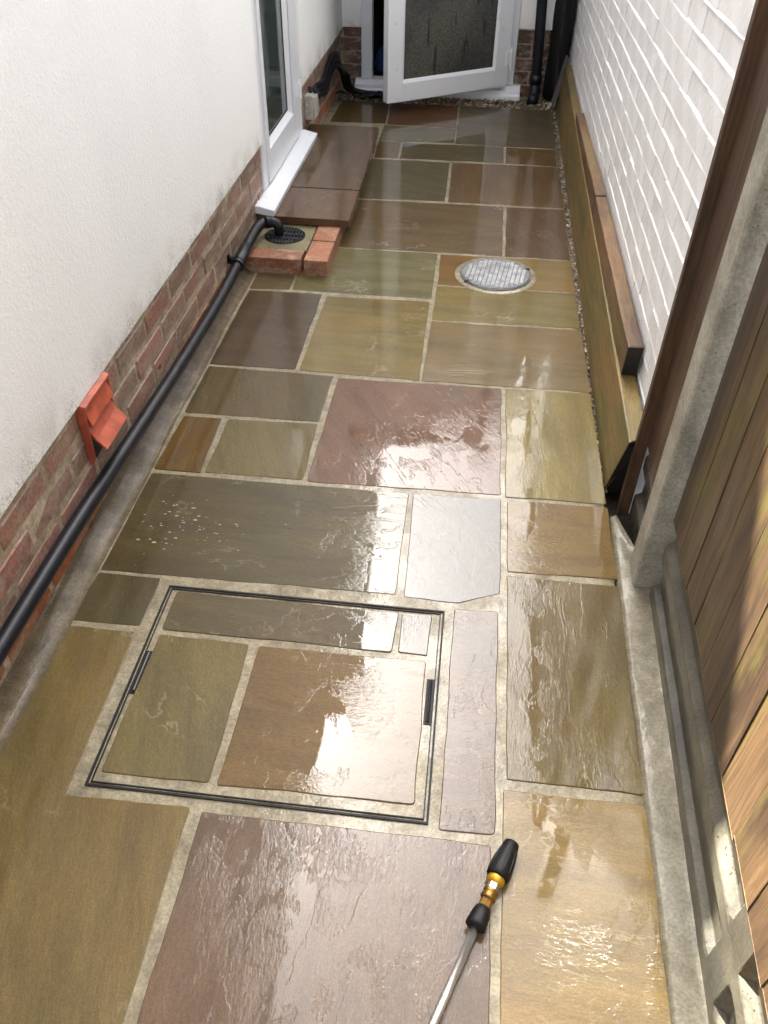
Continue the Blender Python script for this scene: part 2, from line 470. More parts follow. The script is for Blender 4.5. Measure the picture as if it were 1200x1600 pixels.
def slab_mesh(pts, zt=0.0, tilt=(0, 0), thick=.022, jit=.0017, round_=.005, step=.045):
    """flag with a hand-cut wavering edge, chamfered arris"""
    n = len(pts); P = [Vector((p[0], p[1])) for p in pts]
    out = []; seed = random.random()*100
    for i in range(n):
        a, b, c = P[i-1], P[i], P[(i+1) % n]
        r0 = min(round_*random.uniform(.5, 1.5), (b-a).length*.3, (c-b).length*.3)
        p0 = b+(a-b).normalized()*r0; p1 = b+(c-b).normalized()*r0
        for k in range(4):
            t = k/3; q = p0.lerp(b, t).lerp(b.lerp(p1, t), t); out.append(q)
        nxt = P[(i+1) % n]; L = (nxt-b).length; k = max(1, int(L/step))
        for j in range(1, k):
            q = b.lerp(nxt, j/k)
            if (q-b).length > r0*1.3 and (q-nxt).length > r0*1.6: out.append(q)
    m_ = len(out); cx = sum((q.x for q in out))/m_; cy = sum((q.y for q in out))/m_
    nor = []
    for i in range(m_):
        d = out[(i+1) % m_]-out[i-1]; nor.append(Vector((d.y, -d.x)).normalized())
    area = sum(out[i].x*out[(i+1) % m_].y - out[(i+1) % m_].x*out[i].y for i in range(m_))
    sg = 1 if area > 0 else -1
    b = MB(); rings = []
    for ins, dz in ((-.0030, -thick), (-.0024, -.003), (-.0018, -.0008), (-.0002, 0.0)):
        ring = []
        for i in range(m_):
            j = mnoise.noise((out[i].x*9+seed, out[i].y*9, 3.1))*jit*2.2 + mnoise.noise((out[i].x*40+seed, out[i].y*40, 7.7))*jit*.8
            q = out[i] - nor[i]*sg*(ins - j)
            ring.append(len(b.v))
            b.v.append((q.x, q.y, zt + dz + tilt[0]*(q.x-cx) + tilt[1]*(q.y-cy)))
        rings.append(ring)
    for r0, r1 in zip(rings, rings[1:]):
        for i in range(m_):
            f = (r0[i], r0[(i+1) % m_], r1[(i+1) % m_], r1[i])
            b.f.append(f if sg > 0 else f[::-1])
    b.f.append(tuple(rings[-1]) if sg > 0 else tuple(rings[-1][::-1]))
    me = bpy.data.meshes.new('flagstone')
    me.from_pydata(b.v, [], b.f)
    return me

KS = 0.58
def flag(pts, rgb, grain=0.0, ripple=.3, riven=.5, parent=None, zt=None, name='flagstone', **kw):
    zt = random.uniform(-.0004, .0008) if zt is None else zt
    me = slab_mesh(pts, zt, (random.uniform(-.001, .001), random.uniform(-.001, .001)), **kw)
    c = lin(*rgb, KS); g3 = (c[0]+c[1]+c[2])/3
    c = tuple(max(.004, (c[i]*1.02-g3*.02))*(1.07, .99, .89)[i] for i in range(3))+(1.0,)
    o = link(name, me, M['stone'], parent or paving, c)
    o['grain'] = grain; o['ripple'] = ripple; o['riven'] = riven
    return o

H_, V_ = 0.0, math.pi/2
FL = [
 # corners (TL, TR, BR, BL)                                                              colour           grain ripple riven
 ([(-.946, 5.945), (-.625, 5.945), (-.598, 5.495), (-.954, 5.475)],                      (96, 80, 44),    H_, .05, .2),
 ([(-.612, 5.945), (-.155, 5.945), (-.152, 5.472), (-.584, 5.478)],                      (112, 82, 58),   H_, .10, .6),
 ([(-.140, 5.945), (.468, 5.945), (.456, 5.160), (-.136, 5.160)],                        (108, 100, 80),   .4, .08, .3),
 ([(-.600, 5.458), (-.153, 5.455), (-.148, 5.172), (-.600, 5.160)],                      (104, 100, 72),  H_, .15, .9),
 ([(-.600, 5.142), (-.467, 5.142), (-.457, 4.856), (-.590, 4.844)],                      (104, 82, 46),   V_, .06, .2),
 ([(-.449, 5.128), (.150, 5.143), (.151, 4.862), (-.442, 4.850)],                        (98, 90, 64),    H_, .06, .3),
 ([(.169, 5.140), (.453, 5.134), (.455, 4.858), (.167, 4.855)],                          (116, 94, 56),   H_, .10, .3),
 ([(-.600, 4.820), (-.155, 4.822), (-.148, 4.236), (-.600, 4.216)],                      (100, 94, 70),    .3, .06, .2),
 ([(-.136, 4.825), (.455, 4.836), (.463, 4.230), (-.128, 4.228)],                        (113, 92, 63),   V_, .06, .3),
 ([(-.605, 4.196), (.155, 4.204), (.150, 3.614), (-.602, 3.606)],                        (108, 92, 64),   .12, .12, 1.0),
 ([(.174, 4.206), (.464, 4.212), (.459, 3.612), (.170, 3.611)],                          (104, 84, 62),   1.2, .10, .5),
 ([(-.915, 3.42), (-.752, 3.42), (-.748, 3.150), (-.912, 3.140)],                        (108, 98, 66),   H_, .10, .3),
 ([(-.735, 3.590), (-.146, 3.592), (-.142, 3.148), (-.732, 3.152)],                      (116, 112, 76),  .1, .15, .6),
 ([(-.126, 3.588), (.158, 3.594), (.160, 3.292), (-.121, 3.286)],                        (126, 98, 44),   H_, .12, .3),
 ([(.170, 3.595), (.458, 3.598), (.462, 3.294), (.171, 3.292)],                          (134, 116, 68),  H_, .14, .3),
 ([(-.125, 3.270), (.461, 3.279), (.467, 2.983), (-.121, 2.972)],                        (130, 118, 68),  .06, .14, .6),
 ([(-.124, 2.955), (.468, 2.963), (.472, 2.522), (-.128, 2.515)],                        (124, 108, 70),  .04, .22, .7),
 ([(-.912, 3.120), (-.602, 3.127), (-.600, 2.530), (-.917, 2.526)],                      (86, 72, 52),    H_, .12, .3),
 ([(-.576, 3.112), (-.148, 3.121), (-.142, 2.518), (-.580, 2.526)],                      (126, 112, 58),  .05, .20, .5),
 ([(-.915, 2.508), (-.450, 2.500), (-.456, 2.216), (-.916, 2.211)],                      (94, 84, 52),    1.3, .20, .8),
 ([(-.912, 2.186), (-.780, 2.190), (-.774, 1.900), (-.920, 1.898)],                      (108, 84, 36),   V_, .08, .2),
 ([(-.756, 2.186), (-.458, 2.200), (-.454, 1.907), (-.758, 1.902)],                      (114, 104, 64),  1.2, .12, .5),
 ([(-.430, 2.490), (.155, 2.500), (.157, 1.912), (-.434, 1.900)],                        (112, 84, 62),   1.0, .34, .6),
 ([(.174, 2.500), (.470, 2.503), (.473, 1.910), (.176, 1.905)],                          (136, 124, 70),  V_, .32, .5),
 ([(-.920, 1.876), (-.121, 1.879), (-.118, 1.466), (-.922, 1.456)],                      (90, 82, 52),    .05, .30, .4),
 ([(-.101, 1.879), (.157, 1.885), (.157, 1.502), (.050, 1.457), (-.092, 1.460)],         (76, 72, 64),  .9, .22, .3),
 ([(.180, 1.885), (.474, 1.890), (.478, 1.597), (.181, 1.588)],                          (126, 106, 58),  H_, .26, .3),
 ([(-.924, 1.444), (-.752, 1.442), (-.752, 1.277), (-.928, 1.275)],                      (88, 82, 54),    V_, .20, .3),
 ([(.042, 1.432), (.152, 1.434), (.152, .830), (.041, .826)],                            (106, 90, 74),  H_, .60, .3),
 ([(.181, 1.568), (.474, 1.566), (.468, .958), (.180, .958)],                            (110, 98, 58),  V_, .36, .7),
 ([(.173, .930), (.468, .928), (.460, .12), (.167, .12)],                                (146, 126, 78),  .05, .55, .4),
 ([(-.452, .803), (.146, .803), (.147, .12), (-.458, .12)],                              (110, 92, 75),   V_, .62, .3),
 ([(-.936, 1.252), (-.756, 1.254), (-.753, .806), (-.485, .808), (-.483, .12), (-.945, .12)], (122, 108, 68), 1.35, .10, .3),
 ([(-.94, .10), (-.36, .10), (-.36, -.49), (-.94, -.49)],                                (118, 104, 66),  H_, .4, .4),
 ([(-.34, .10), (.46, .10), (.46, -.49), (-.34, -.49)],                                  (112, 92, 70),   V_, .4, .4),
 ([(-.94, -.51), (-.06, -.51), (-.06, -1.1), (-.94, -1.1)],                              (104, 96, 68),   H_, .4, .4),
 ([(-.04, -.51), (.46, -.51), (.46, -1.1), (-.04, -1.1)],                                (126, 106, 66),  V_, .4, .4),
]
for pts, rgb, gr, rp, rv in FL:
    flag(pts, rgb, gr, rp, rv)

# haunching: grey mortar run along the fence foot and along the house wall (part of the paving)
def strip(name, rows, mat, parent):
    """rows: list of lists of points along y; skin between the rows"""
    b = MB(); n = len(rows[0])
    for r_ in rows: b.v += [tuple(p) for p in r_]
    for i in range(len(rows)-1):
        for j in range(n-1):
            b.f.append((i*n+j, i*n+j+1, (i+1)*n+j+1, (i+1)*n+j))
    return b.build(name, mat, parent, smooth=True)

def wob(y, s, a): return a*mnoise.noise((y*s, s, 2.3))
ys = [-1.2+i*.05 for i in range(62)]
def hy(y):   # right haunch: inner edge, outer edge
    xi = .456 + .0125*y + wob(y, 4, .003); xo = .553-.026*max(0, 1.57-y)
    return xi, xo
rows = [[], [], [], [], []]
for y in ys:
    xi, xo = hy(y)
    if y > 1.62: xo = .553 - (y-1.62)*.30
    if xo < xi+.006: xo = xi+.006
    rows[0].append((xi, y, -.012)); rows[1].append((xi+.002, y, .002+wob(y, 7, .0015)))
    rows[2].append((xi+.012, y, .006+wob(y, 5, .0012))); rows[3].append(((xi+xo)/2+.01, y, .005+wob(y, 3, .001)))
    rows[4].append((xo+.01, y, .012+wob(y, 4, .001)))
strip('mortar_haunch', rows, M['fillet'], paving)
ysl = [-1.2+i*.05 for i in range(91)]
rows = [[], [], [], [], []]
for y in ysl:
    xi = -.928 + wob(y, 3, .006); k = min(1, max(0, (y-.6)/1.4)); top = .012+.028*k
    rows[0].append((xi+.004, y, -.012)); rows[1].append((xi, y, .001+wob(y, 6, .002)))
    rows[2].append((xi-.022, y, .006+wob(y, 5, .004))); rows[3].append((-.972+wob(y, 4, .004), y, .012+.010*k+wob(y, 7, .003)))
    rows[4].append((-1.0, y, top))
strip('mortar_haunch', rows, M['lfillet'], paving)

# ================================================================== LEFT HOUSE
house = tag(empty('rendered_house', (0, 0, 0)), 'white roughcast house with brick plinth and glazed side door, left of the passage', 'house')
XW, XR = -1.0, -.985
D0, D1 = 3.835, 4.79
bot = []
y = -4.0
while y < D0-.03:
    bot.append((y, .376+wob(y, 6, .004)+wob(y, 23, .002))); y += .06
prof = bot + [(D0, .376), (D0, 2.16), (D1, 2.16), (D1, .372)]
y = D1+.06
while y < 6.22:
    prof.append((y, .372+wob(y, 6, .004))); y += .06
prof += [(6.25, .372), (6.25, 3.06), (9.2, 3.06), (9.2, 4.9), (6.7, 8.03), (4.33, 4.89), (-4.0, 4.89)]
b = MB(); b.prism(prof, lambda p: (XR, p[0], p[1]), lambda p: (-1.30, p[0], p[1]))
b.build('wall', M['render'], house)
b = MB(); b.prism([(-4, -.07), (D0, -.07), (D0, .10), (D1, .10), (D1, -.07), (6.25, -.07), (6.25, .40), (D1, .40), (D1, .12), (D0, .12), (D0, .40), (-4, .40)],
                  lambda p: (XW-.0025, p[0], p[1]), lambda p: (-1.28, p[0], p[1]))
b.build('plinth_core', M['plmortar'], house)
b = MB(); b.prism([(-3.98, -.07), (9.2, -.07), (9.2, 4.8), (6.7, 7.95), (4.36, 4.86), (-3.98, 4.86)], lambda p: (-1.31, p[0], p[1]), lambda p: (-7.0, p[0], p[1]))
b.build('house_body', M['bodywall'], house)
rf = MB()
rf.hexa([(-.975, -4.1, 4.895), (-.975, 4.30, 4.895), (-4.0, 4.30, 6.8), (-4.0, -4.1, 6.8), (-.975, -4.1, 4.935), (-.975, 4.30, 4.935), (-4.0, 4.30, 6.87), (-4.0, -4.1, 6.87)])
rf.build('roof', M['tile'], house)
for (ya_, yb_, za_) in ((4.33, 6.7, 4.90), (9.3, 6.7, 4.80)):
    rf = MB(); rf.hexa([(-.975, ya_, za_), (-.975, yb_, 8.04), (-7.1, yb_, 8.04), (-7.1, ya_, za_), (-.975, ya_, za_+.05), (-.975, yb_, 8.09), (-7.1, yb_, 8.09), (-7.1, ya_, za_+.05)])
    rf.build('roof', M['tile'], house)

# plinth bricks, one object each, sharing four meshes
def brick_mesh(L, D, Hh, bev=.004):
    b = MB(); b.box(-D, 0, -L/2, L/2, -Hh/2, Hh/2)
    me = b.mesh('brick', 0)
    bm = bmesh.new(); bm.from_mesh(me)
    bmesh.ops.bevel(bm, geom=list(bm.edges), offset=bev, segments=1, affect='EDGES')
    for v in bm.verts:
        q = v.co*60
        v.co.x += random.uniform(-.0012, .0012); v.co.y += random.uniform(-.001, .001); v.co.z += random.uniform(-.001, .001)
    bm.to_mesh(me); bm.free()
    me.materials.append(M['brick'])
    return me
BR = [brick_mesh(.234, .09, .069, .005) for _ in range(6)]
BCOL = [(140, 106, 93), (132, 102, 90), (148, 110, 96), (128, 104, 92), (142, 114, 101), (126, 102, 90), (144, 102, 88)]
def plinth_run(y0, y1, parent, first=0):
    for k in range(4):
        zc = .011+.087*k+.0385
        ph = .097 if k % 2 == 0 else -.028
        yy = y0 - ((y0-ph) % .25)
        j = 0
        while yy < y1:
            a, c = max(yy, y0), min(yy+.24, y1)
            if c-a > .04:
                me = random.choice(BR)
                o = bpy.data.objects.new('brick', me); COL.objects.link(o); o.parent = parent
                o.location = (XW+random.uniform(-.002, .002), (a+c)/2, zc+random.uniform(-.0015, .0015))
                o.scale = (1, (c-a)/.24, 1)
                o.rotation_euler = (random.uniform(-.008, .008), random.uniform(-.01, .01), random.uniform(-.006, .006))
                col = (158, 92, 56) if k == 0 else random.choice(BCOL)
                o.color = lin(*col, 1.15)
            yy += .25; j += 1
plinth_run(-.9, D0-.004, house)
plinth_run(D1+.006, 6.235, house)

# side door: part of the house
door = empty('door'); door.parent = house
def bar(name, mat, x0, x1, y0, y1, z0, z1, parent, bev=.004):
    b = MB(); b.box(x0, x1, y0, y1, z0, z1); return b.build(name, mat, parent, bevel=bev, seg=2)
b = MB()
ya, yb, ga, gb = D0, D1, 3.965, 4.535
b.box(-1.06, -.992, ya, ga-.05, .152, 2.14); b.box(-1.06, -.992, gb+.15, yb, .152, 2.14); b.box(-1.06, -.992, ga-.05, gb+.15, 2.06, 2.14)
b.build('door_frame', M['upvc'], door, bevel=.003)
b = MB()      # leaf: mitred look comes from four members with a sloped glazing bead
L0, L1 = ga-.046, gb+.146
b.box(-1.05, -.984, L0, ga, .16, 2.05); b.box(-1.05, -.984, gb, L1, .16, 2.05)
b.box(-1.05, -.984, ga, gb, .16, .305); b.box(-1.05, -.984, ga, gb, 1.93, 2.05)
b.build('door_leaf', M['upvc'], door, bevel=.004, seg=2)
b = MB()
for (p0, p1, q0, q1) in (((ga, .305), (gb, .305), (ga+.022, .327), (gb-.022, .327)), ((gb, .305), (gb, 1.93), (gb-.022, .327), (gb-.022, 1.908)),
                         ((gb, 1.93), (ga, 1.93), (gb-.022, 1.908), (ga+.022, 1.908)), ((ga, 1.93), (ga, .305), (ga+.022, 1.908), (ga+.022, .327))):
    b.add([(-.988, *p0), (-.988, *p1), (-1.012, *q1), (-1.012, *q0)], [(0, 1, 2, 3)])
b.build('glazing_bead', M['upvc'], door)
b = MB()
for (p0, p1, q0, q1) in (((.022, .327), (-.022, .327), (.028, .333), (-.028, .333)), ((-.022, .327), (-.022, 1.908), (-.028, .333), (-.028, 1.902)), ((.022, .327), (.022, 1.908), (.028, .333), (.028, 1.902))):
    f = lambda p: ((ga if p[0] > 0 else gb)+p[0], p[1])
    b.add([(-1.010, *f(p0)), (-1.010, *f(p1)), (-1.012, *f(q1)), (-1.012, *f(q0))], [(0, 1, 2, 3)])
b.build('gasket', M['rubber'], door)
bar('pane', M['pane_side'], -1.030, -1.014, ga+.004, gb-.004, .309, 1.926, door, 0)
for z in (.34, 1.1):
    h_ = MB(); h_.tube([(-.976, L1+.012, z), (-.976, L1+.012, z+.09)], .009, 10); h_.box(-.992, -.972, L1-.012, L1+.014, z+.012, z+.075)
    h_.build('hinge', M['upvc'], door, bevel=.0)
b = MB()
b.prism([(-1.06, .128), (-.985, .112), (-.925, .104), (-.913, .104), (-.910, .132), (-.985, .149), (-1.06, .151)], lambda p: (p[0], 3.655, p[1]), lambda p: (p[0], 4.80, p[1]))
b.build('sill', M['upvc'], door, bevel=.002)

# ================================================================== REAR EXTENSION with the open door
YF = 6.25
ext = tag(empty('rear_extension', (0, 0, 0)), 'white rendered house end with open glazed door closing the passage', 'house')
OX0, OX1 = -.855, .205
b = MB(); b.prism([(-1.30, .380), (OX0, .384), (OX0, 2.12), (OX1, 2.12), (OX1, .412), (.452, .410), (.452, 2.95), (-1.30, 2.95)], lambda p: (p[0], YF, p[1]), lambda p: (p[0], YF+.28, p[1]))
b.build('wall', M['render'], ext)
b = MB(); b.box(-1.30, OX0, YF+.022, YF+.27, -.07, .40); b.build('plinth_core', M['plmortar'], ext)
b = MB(); b.box(OX1, .448, YF+.022, YF+.27, -.07, .42); b.build('plinth_core', M['plmortar'], ext)
BF = []
for _ in range(3):
    me = brick_mesh(.215, .09, .066); BF.append(me)
def face_brick(x0, x1, zc, parent, col, hh=.066):
    o = bpy.data.objects.new('brick', random.choice(BF)); COL.objects.link(o); o.parent = parent
    o.rotation_euler = (random.uniform(-.006, .006), random.uniform(-.006, .006), -math.pi/2)
    o.scale = (1, (x1-x0)/.215, hh/.066); o.location = ((x0+x1)/2, YF+.014, zc); o.color = lin(*col, .6)
for k in range(5):
    zc = .03+.083*k
    face_brick(-1.0 if k % 2 else -.98, OX0-.004, zc, ext, random.choice(BCOL), .073)
    for (a, c) in (((OX1+.004, .30), (.31, .448)) if k % 2 else ((OX1+.004, .375), (.385, .448))):
        face_brick(a, c, zc, ext, random.choice([(120, 84, 66), (104, 78, 62), (92, 70, 58)]), .073)
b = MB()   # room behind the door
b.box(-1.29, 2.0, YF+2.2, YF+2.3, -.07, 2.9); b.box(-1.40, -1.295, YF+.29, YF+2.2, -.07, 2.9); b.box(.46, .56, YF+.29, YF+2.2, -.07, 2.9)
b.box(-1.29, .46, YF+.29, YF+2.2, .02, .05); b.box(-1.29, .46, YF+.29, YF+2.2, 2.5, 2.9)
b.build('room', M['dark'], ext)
b = MB(); b.box(-1.30, .50, YF-.06, YF+2.3, 2.955, 3.03); b.build('roof', M['tile'], ext)

dset = empty('door'); dset.parent = ext
b = MB()
b.box(OX0+.002, -.778, YF-.012, YF+.06, .072, 2.11); b.box(.135, OX1-.002, YF-.012, YF+.06, .072, 2.11); b.box(-.778, .135, YF-.012, YF+.06, 2.04, 2.11)
b.build('door_frame', M['upvc'], dset, bevel=.003)
b = MB(); b.prism([(YF-.10, -.01), (YF-.10, .022), (YF-.075, .026), (YF-.073, .048), (YF-.03, .054), (YF-.028, .070), (YF+.08, .072), (YF+.08, -.01)], lambda p: (-.895, p[0], p[1]), lambda p: (.256, p[0], p[1]))
b.build('threshold', M['upvc'], dset, bevel=.002)
# the leaf, swung outwards about the right jamb
hx, hyy = .160, YF-.075
ang = math.atan2(.549, .747)
LW, LT = .945, .058
leaf = empty('door_leaf', (hx, hyy, .082), math.pi+ang); leaf.parent = dset      # local +x runs from hinge to free edge
S_ = .108
def lb(name, mat, parts, bev=.004):
    b = MB()
    for p in parts: b.box(*p)
    o = b.build(name, mat, leaf, bevel=bev, seg=2); return o
lb('leaf_frame', M['upvc'], [(0, S_, -LT, 0, 0, 2.02), (LW-S_, LW, -LT, 0, 0, 2.02), (S_, LW-S_, -LT, 0, 0, S_), (S_, LW-S_, -LT, 0, 2.02-S_, 2.02)])
b = MB(); i_ = .018
for yy, d_ in ((0.0, -.014), (-LT, .014)):
    c0 = [(S_, S_), (LW-S_, S_), (LW-S_, 2.02-S_), (S_, 2.02-S_)]
    c1 = [(S_+i_, S_+i_), (LW-S_-i_, S_+i_), (LW-S_-i_, 2.02-S_-i_), (S_+i_, 2.02-S_-i_)]
    for k in range(4):
        a, c = c0[k], c0[(k+1) % 4]; d2, e2 = c1[(k+1) % 4], c1[k]
        y1_ = yy*.96-.001
        b.add([(a[0], y1_, a[1]), (c[0], y1_, c[1]), (d2[0], yy+d_, d2[1]), (e2[0], yy+d_, e2[1])], [(0, 1, 2, 3)])
b.build('glazing_bead', M['upvc'], leaf)
lb('pane', M['pane_open'], [(S_+.004, LW-S_-.004, -.042, -.018, S_+.004, 2.02-S_-.004)], 0)
for z in (.10, 1.0):
    h_ = MB(); h_.tube([(-.012, .004, z), (-.012, .004, z+.13)], .010, 10); h_.box(-.02, .03, -.004, .008, z+.02, z+.11)
    h_.build('hinge', M['upvc'], leaf)

bag = MB()
bag.lathe([(0, .001), (.005, .10), (.06, .13), (.14, .11), (.2, .05), (.23, .035), (.27, .05)], (-.66, YF+.22, .055), (0, 0, 1), 20)
tag(bag.build('plastic_bag', M['bag'], smooth=True), 'blue plastic bag in the dark gap of the open door', 'bag')

# ================================================================== WHITE PAINTED BRICK WALL (garage on the right)
gar = tag(empty('brick_outbuilding', (0, 0, 0)), 'white painted brick wall of the building on the right side', 'wall')
gar.rotation_euler = (-.012, 0, -.0033)
gar.location = (.5485, 0, .028)
CH, BL = .0735, .225
gm = [brick_mesh(.2195, .06, .0680, .002) for _ in range(6)]
for me in gm: me.materials.clear(); me.materials.append(M['paintbrick'])
rest = MB(); nb = 0
Y0W, Y1W = 1.955, 6.6
for k in range(27):
    zc = .06+k*CH
    yy = Y0W - (BL/2 if k % 2 else 0) - .02
    while yy < Y1W:
        a, c = max(yy, Y0W), min(yy+BL-.009, Y1W)
        zlim = 1.40-(a-2.0)*.185
        if c-a > .05:
            if .20 < zc < zlim and nb < 300:
                o = bpy.data.objects.new('brick', random.choice(gm)); COL.objects.link(o); o.parent = gar
                o.rotation_euler = (random.uniform(-.006, .006), random.uniform(-.012, .012), math.pi+random.uniform(-.007, .007))
                o.location = (random.uniform(-.0015, .0025), (a+c)/2, zc); o.scale = (1, (c-a)/.216, 1); nb += 1
            else:
                rest.box(random.uniform(0, .003), .05, a, c, zc-.032, zc+.032)
        yy += BL
o = rest.build('brickwork', M['paintbrick'], gar); o['kind'] = 'stuff'
# weather-struck bed joints, thick with paint
jt = MB(); nseg = 70
for k in range(27):
    zb = .06+k*CH+.0325; zt_ = zb+.0085
    st = len(jt.v)
    for i in range(nseg+1):
        y = Y0W+(Y1W-Y0W)*i/nseg
        w1 = .0022*mnoise.noise((y*11, k*3.1, .4)); w2 = .002*mnoise.noise((y*17, k*1.7, 5.4))
        jt.v += [(-.0008+w1*.6, y, zb+w2), (-.0003+w1*.6, y, zb+.0026+w2), (.0024, y, zt_+w2), (.02, y, zt_+.002)]
    for i in range(nseg):
        for j in range(3):
            a = st+i*4+j
            jt.f.append((a, a+4, a+5, a+1))
o = jt.build('bed_joints', M['paintbrick'], gar, smooth=True); o['kind'] = 'stuff'
b = MB(); b.box(.006, .11, Y0W, Y1W, -.1, 2.03); b.build('wall_core', M['paintbrick'], gar)
b = MB(); b.box(.115, 3.2, Y0W+.03, Y1W-.02, -.1, 2.0); b.build('building_body', M['bodywall'], gar)
b = MB(); b.hexa([(-.03, Y0W-.05, 2.04), (3.4, Y0W-.05, 2.85), (3.4, Y1W+.05, 2.85), (-.03, Y1W+.05, 2.04), (-.03, Y0W-.05, 2.09), (3.4, Y0W-.05, 2.92), (3.4, Y1W+.05, 2.92), (-.03, Y1W+.05, 2.09)])
b.build('roof', M['tile'], gar)

# ================================================================== TIMBER SLEEPERS along the white wall
M['endgrain'] = simple('dark_end_grain', lin(26, 22, 19), .6, var=.4, scale=60)  # near-black wood for the caps on the near sleeper ends
def sleeper(front, back, mat, label, bev=.006, dark_end=True):
    """front/back: 4 corners each; ordered near-bottom, near-top, far-top, far-bottom"""
    b = MB(); n = 24
    rings = []
    for i in range(n+1):
        t = i/n; ring = []
        for nb_, nt_, ft_, fb_ in (front, back):
            lo = Vector(nb_).lerp(Vector(fb_), t); hi = Vector(nt_).lerp(Vector(ft_), t)
            ring.append((lo, hi))
        (fl, fh), (bl, bh) = ring
        wv = .0025*mnoise.noise((t*9, front[0][1], 1.1))
        fl = fl+Vector((wv, 0, 0)); fh = fh+Vector((wv, 0, wv))
        rings.append([fl, fh, bh, bl])
    v = [q for r_ in rings for q in r_]; b.add(v, [])
    for i in range(n):
        for j in range(4):
            a = i*4+j; c = i*4+(j+1) % 4
            b.f.append((a, c, c+4, a+4))
    b.f.append((0, 3, 2, 1)); b.f.append((n*4, n*4+1, n*4+2, n*4+3))
    so_ = tag(b.build('timber_sleeper', mat, bevel=bev, seg=2), label, 'sleeper', 'sleepers edging the white wall')
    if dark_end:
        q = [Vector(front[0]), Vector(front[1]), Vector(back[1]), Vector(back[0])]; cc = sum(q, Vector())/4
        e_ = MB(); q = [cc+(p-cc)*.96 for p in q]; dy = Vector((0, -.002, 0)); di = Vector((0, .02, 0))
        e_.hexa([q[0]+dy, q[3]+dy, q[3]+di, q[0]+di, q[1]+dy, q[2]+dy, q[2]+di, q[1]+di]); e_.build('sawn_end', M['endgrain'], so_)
    return so_
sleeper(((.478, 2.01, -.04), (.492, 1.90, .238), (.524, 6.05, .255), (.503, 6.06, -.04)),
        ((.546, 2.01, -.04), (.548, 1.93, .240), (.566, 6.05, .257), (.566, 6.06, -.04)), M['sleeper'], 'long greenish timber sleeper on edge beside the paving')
sleeper(((.503, 2.25, .243), (.501, 2.232, .352), (.506, 3.50, .335), (.508, 3.50, .243)),
        ((.549, 2.25, .243), (.550, 2.235, .352), (.553, 3.50, .335), (.553, 3.50, .243)), M['sleeper2'], 'brown upper sleeper with black sawn end facing the fence')
sleeper(((.508, 3.508, .244), (.507, 3.508, .338), (.512, 4.82, .298), (.516, 4.82, .250)),
        ((.553, 3.508, .244), (.553, 3.508, .338), (.557, 4.82, .298), (.557, 4.82, .250)), M['sleeper2'], 'far upper sleeper, butted against the one with the black sawn end', dark_end=False)

# ================================================================== FENCE (concrete post, gravel boards, feather-edge boards)
fence = tag(empty('garden_fence', (.553, 1.565, 0)), 'wet timber close-board fence with concrete post and gravel board at the right', 'fence')
FD = Vector((-.026, -1, 0)).normalized(); FN = Vector((-1, .026, 0)).normalized()     # along (towards camera), outwards (towards passage)
def fp(s, o, z):      # local point in the fence's own frame
    return tuple(FD*s + FN*o + Vector((0, 0, z)))
# post
b = MB(); b.prism([(-.100, .036), (-.100, -.07), (-.002, -.07), (-.002, .004), (-.002, .036), (-.010, .040), (-.092, .040)], lambda p: (Vector(fp(p[0], p[1], -.06))), lambda p: (Vector(fp(p[0], p[1], 1.95))))
b.build('post', M['post'], fence, bevel=.004, seg=2)
PROF = [(0, -.05), (0, .040), (-.002, .045), (-.018, .056), (-.018, .130), (-.003, .140), (0, .147), (0, .184), (-.002, .189), (-.017, .208), (-.018, .214), (-.018, .300)]
FLATP = [(0 if i < 9 else -.001, z) for i, (o_, z) in enumerate(PROF)]
FLATP = [(0, z) for o_, z in PROF[:-1]] + [(0, .300)]
def gravel_board(s0, s1, ribs, parent, off=0.0):
    b = MB(); secs = [(s0, 1)]
    for a, c in ribs:
        secs += [(a-.018, 1), (a, 0), (c, 0), (c+.018, 1)]
    secs.append((s1, 1))
    full = []
    for (sa, ka), (sb, kb) in zip(secs, secs[1:]):
        n = max(1, int((sb-sa)/.05)) if ka == kb else 1
        for i in range(n): full.append((sa+(sb-sa)*i/n, ka+(kb-ka)*i/n))
    full.append(secs[-1])
    rings = []
    for s_, k in full:
        ring = []
        for (o1, z1), (o0, z0) in zip(PROF, FLATP):
            ring.append(len(b.v)); b.v.append(fp(s_, off+o0+(o1-o0)*k+.0012*mnoise.noise((s_*30, z1*60, 1.0)), z1))
        for o_, z in ((-.055, .300), (-.055, -.05)):
            ring.append(len(b.v)); b.v.append(fp(s_, off+o_, z))
        rings.append(ring)
    for r0, r1 in zip(rings, rings[1:]):
        for i in range(len(r0)):
            j = (i+1) % len(r0); b.f.append((r0[i], r0[j], r1[j], r1[i]))
    b.f.append(tuple(rings[0][::-1])); b.f.append(tuple(rings[-1]))
    return b.build('gravel_board', M['gboard'], parent, bevel=.0015)
gravel_board(.026, 2.6, [(.945, 1.02), (1.9, 1.97)], fence)
gravel_board(-.345, -.104, [], fence, .012)
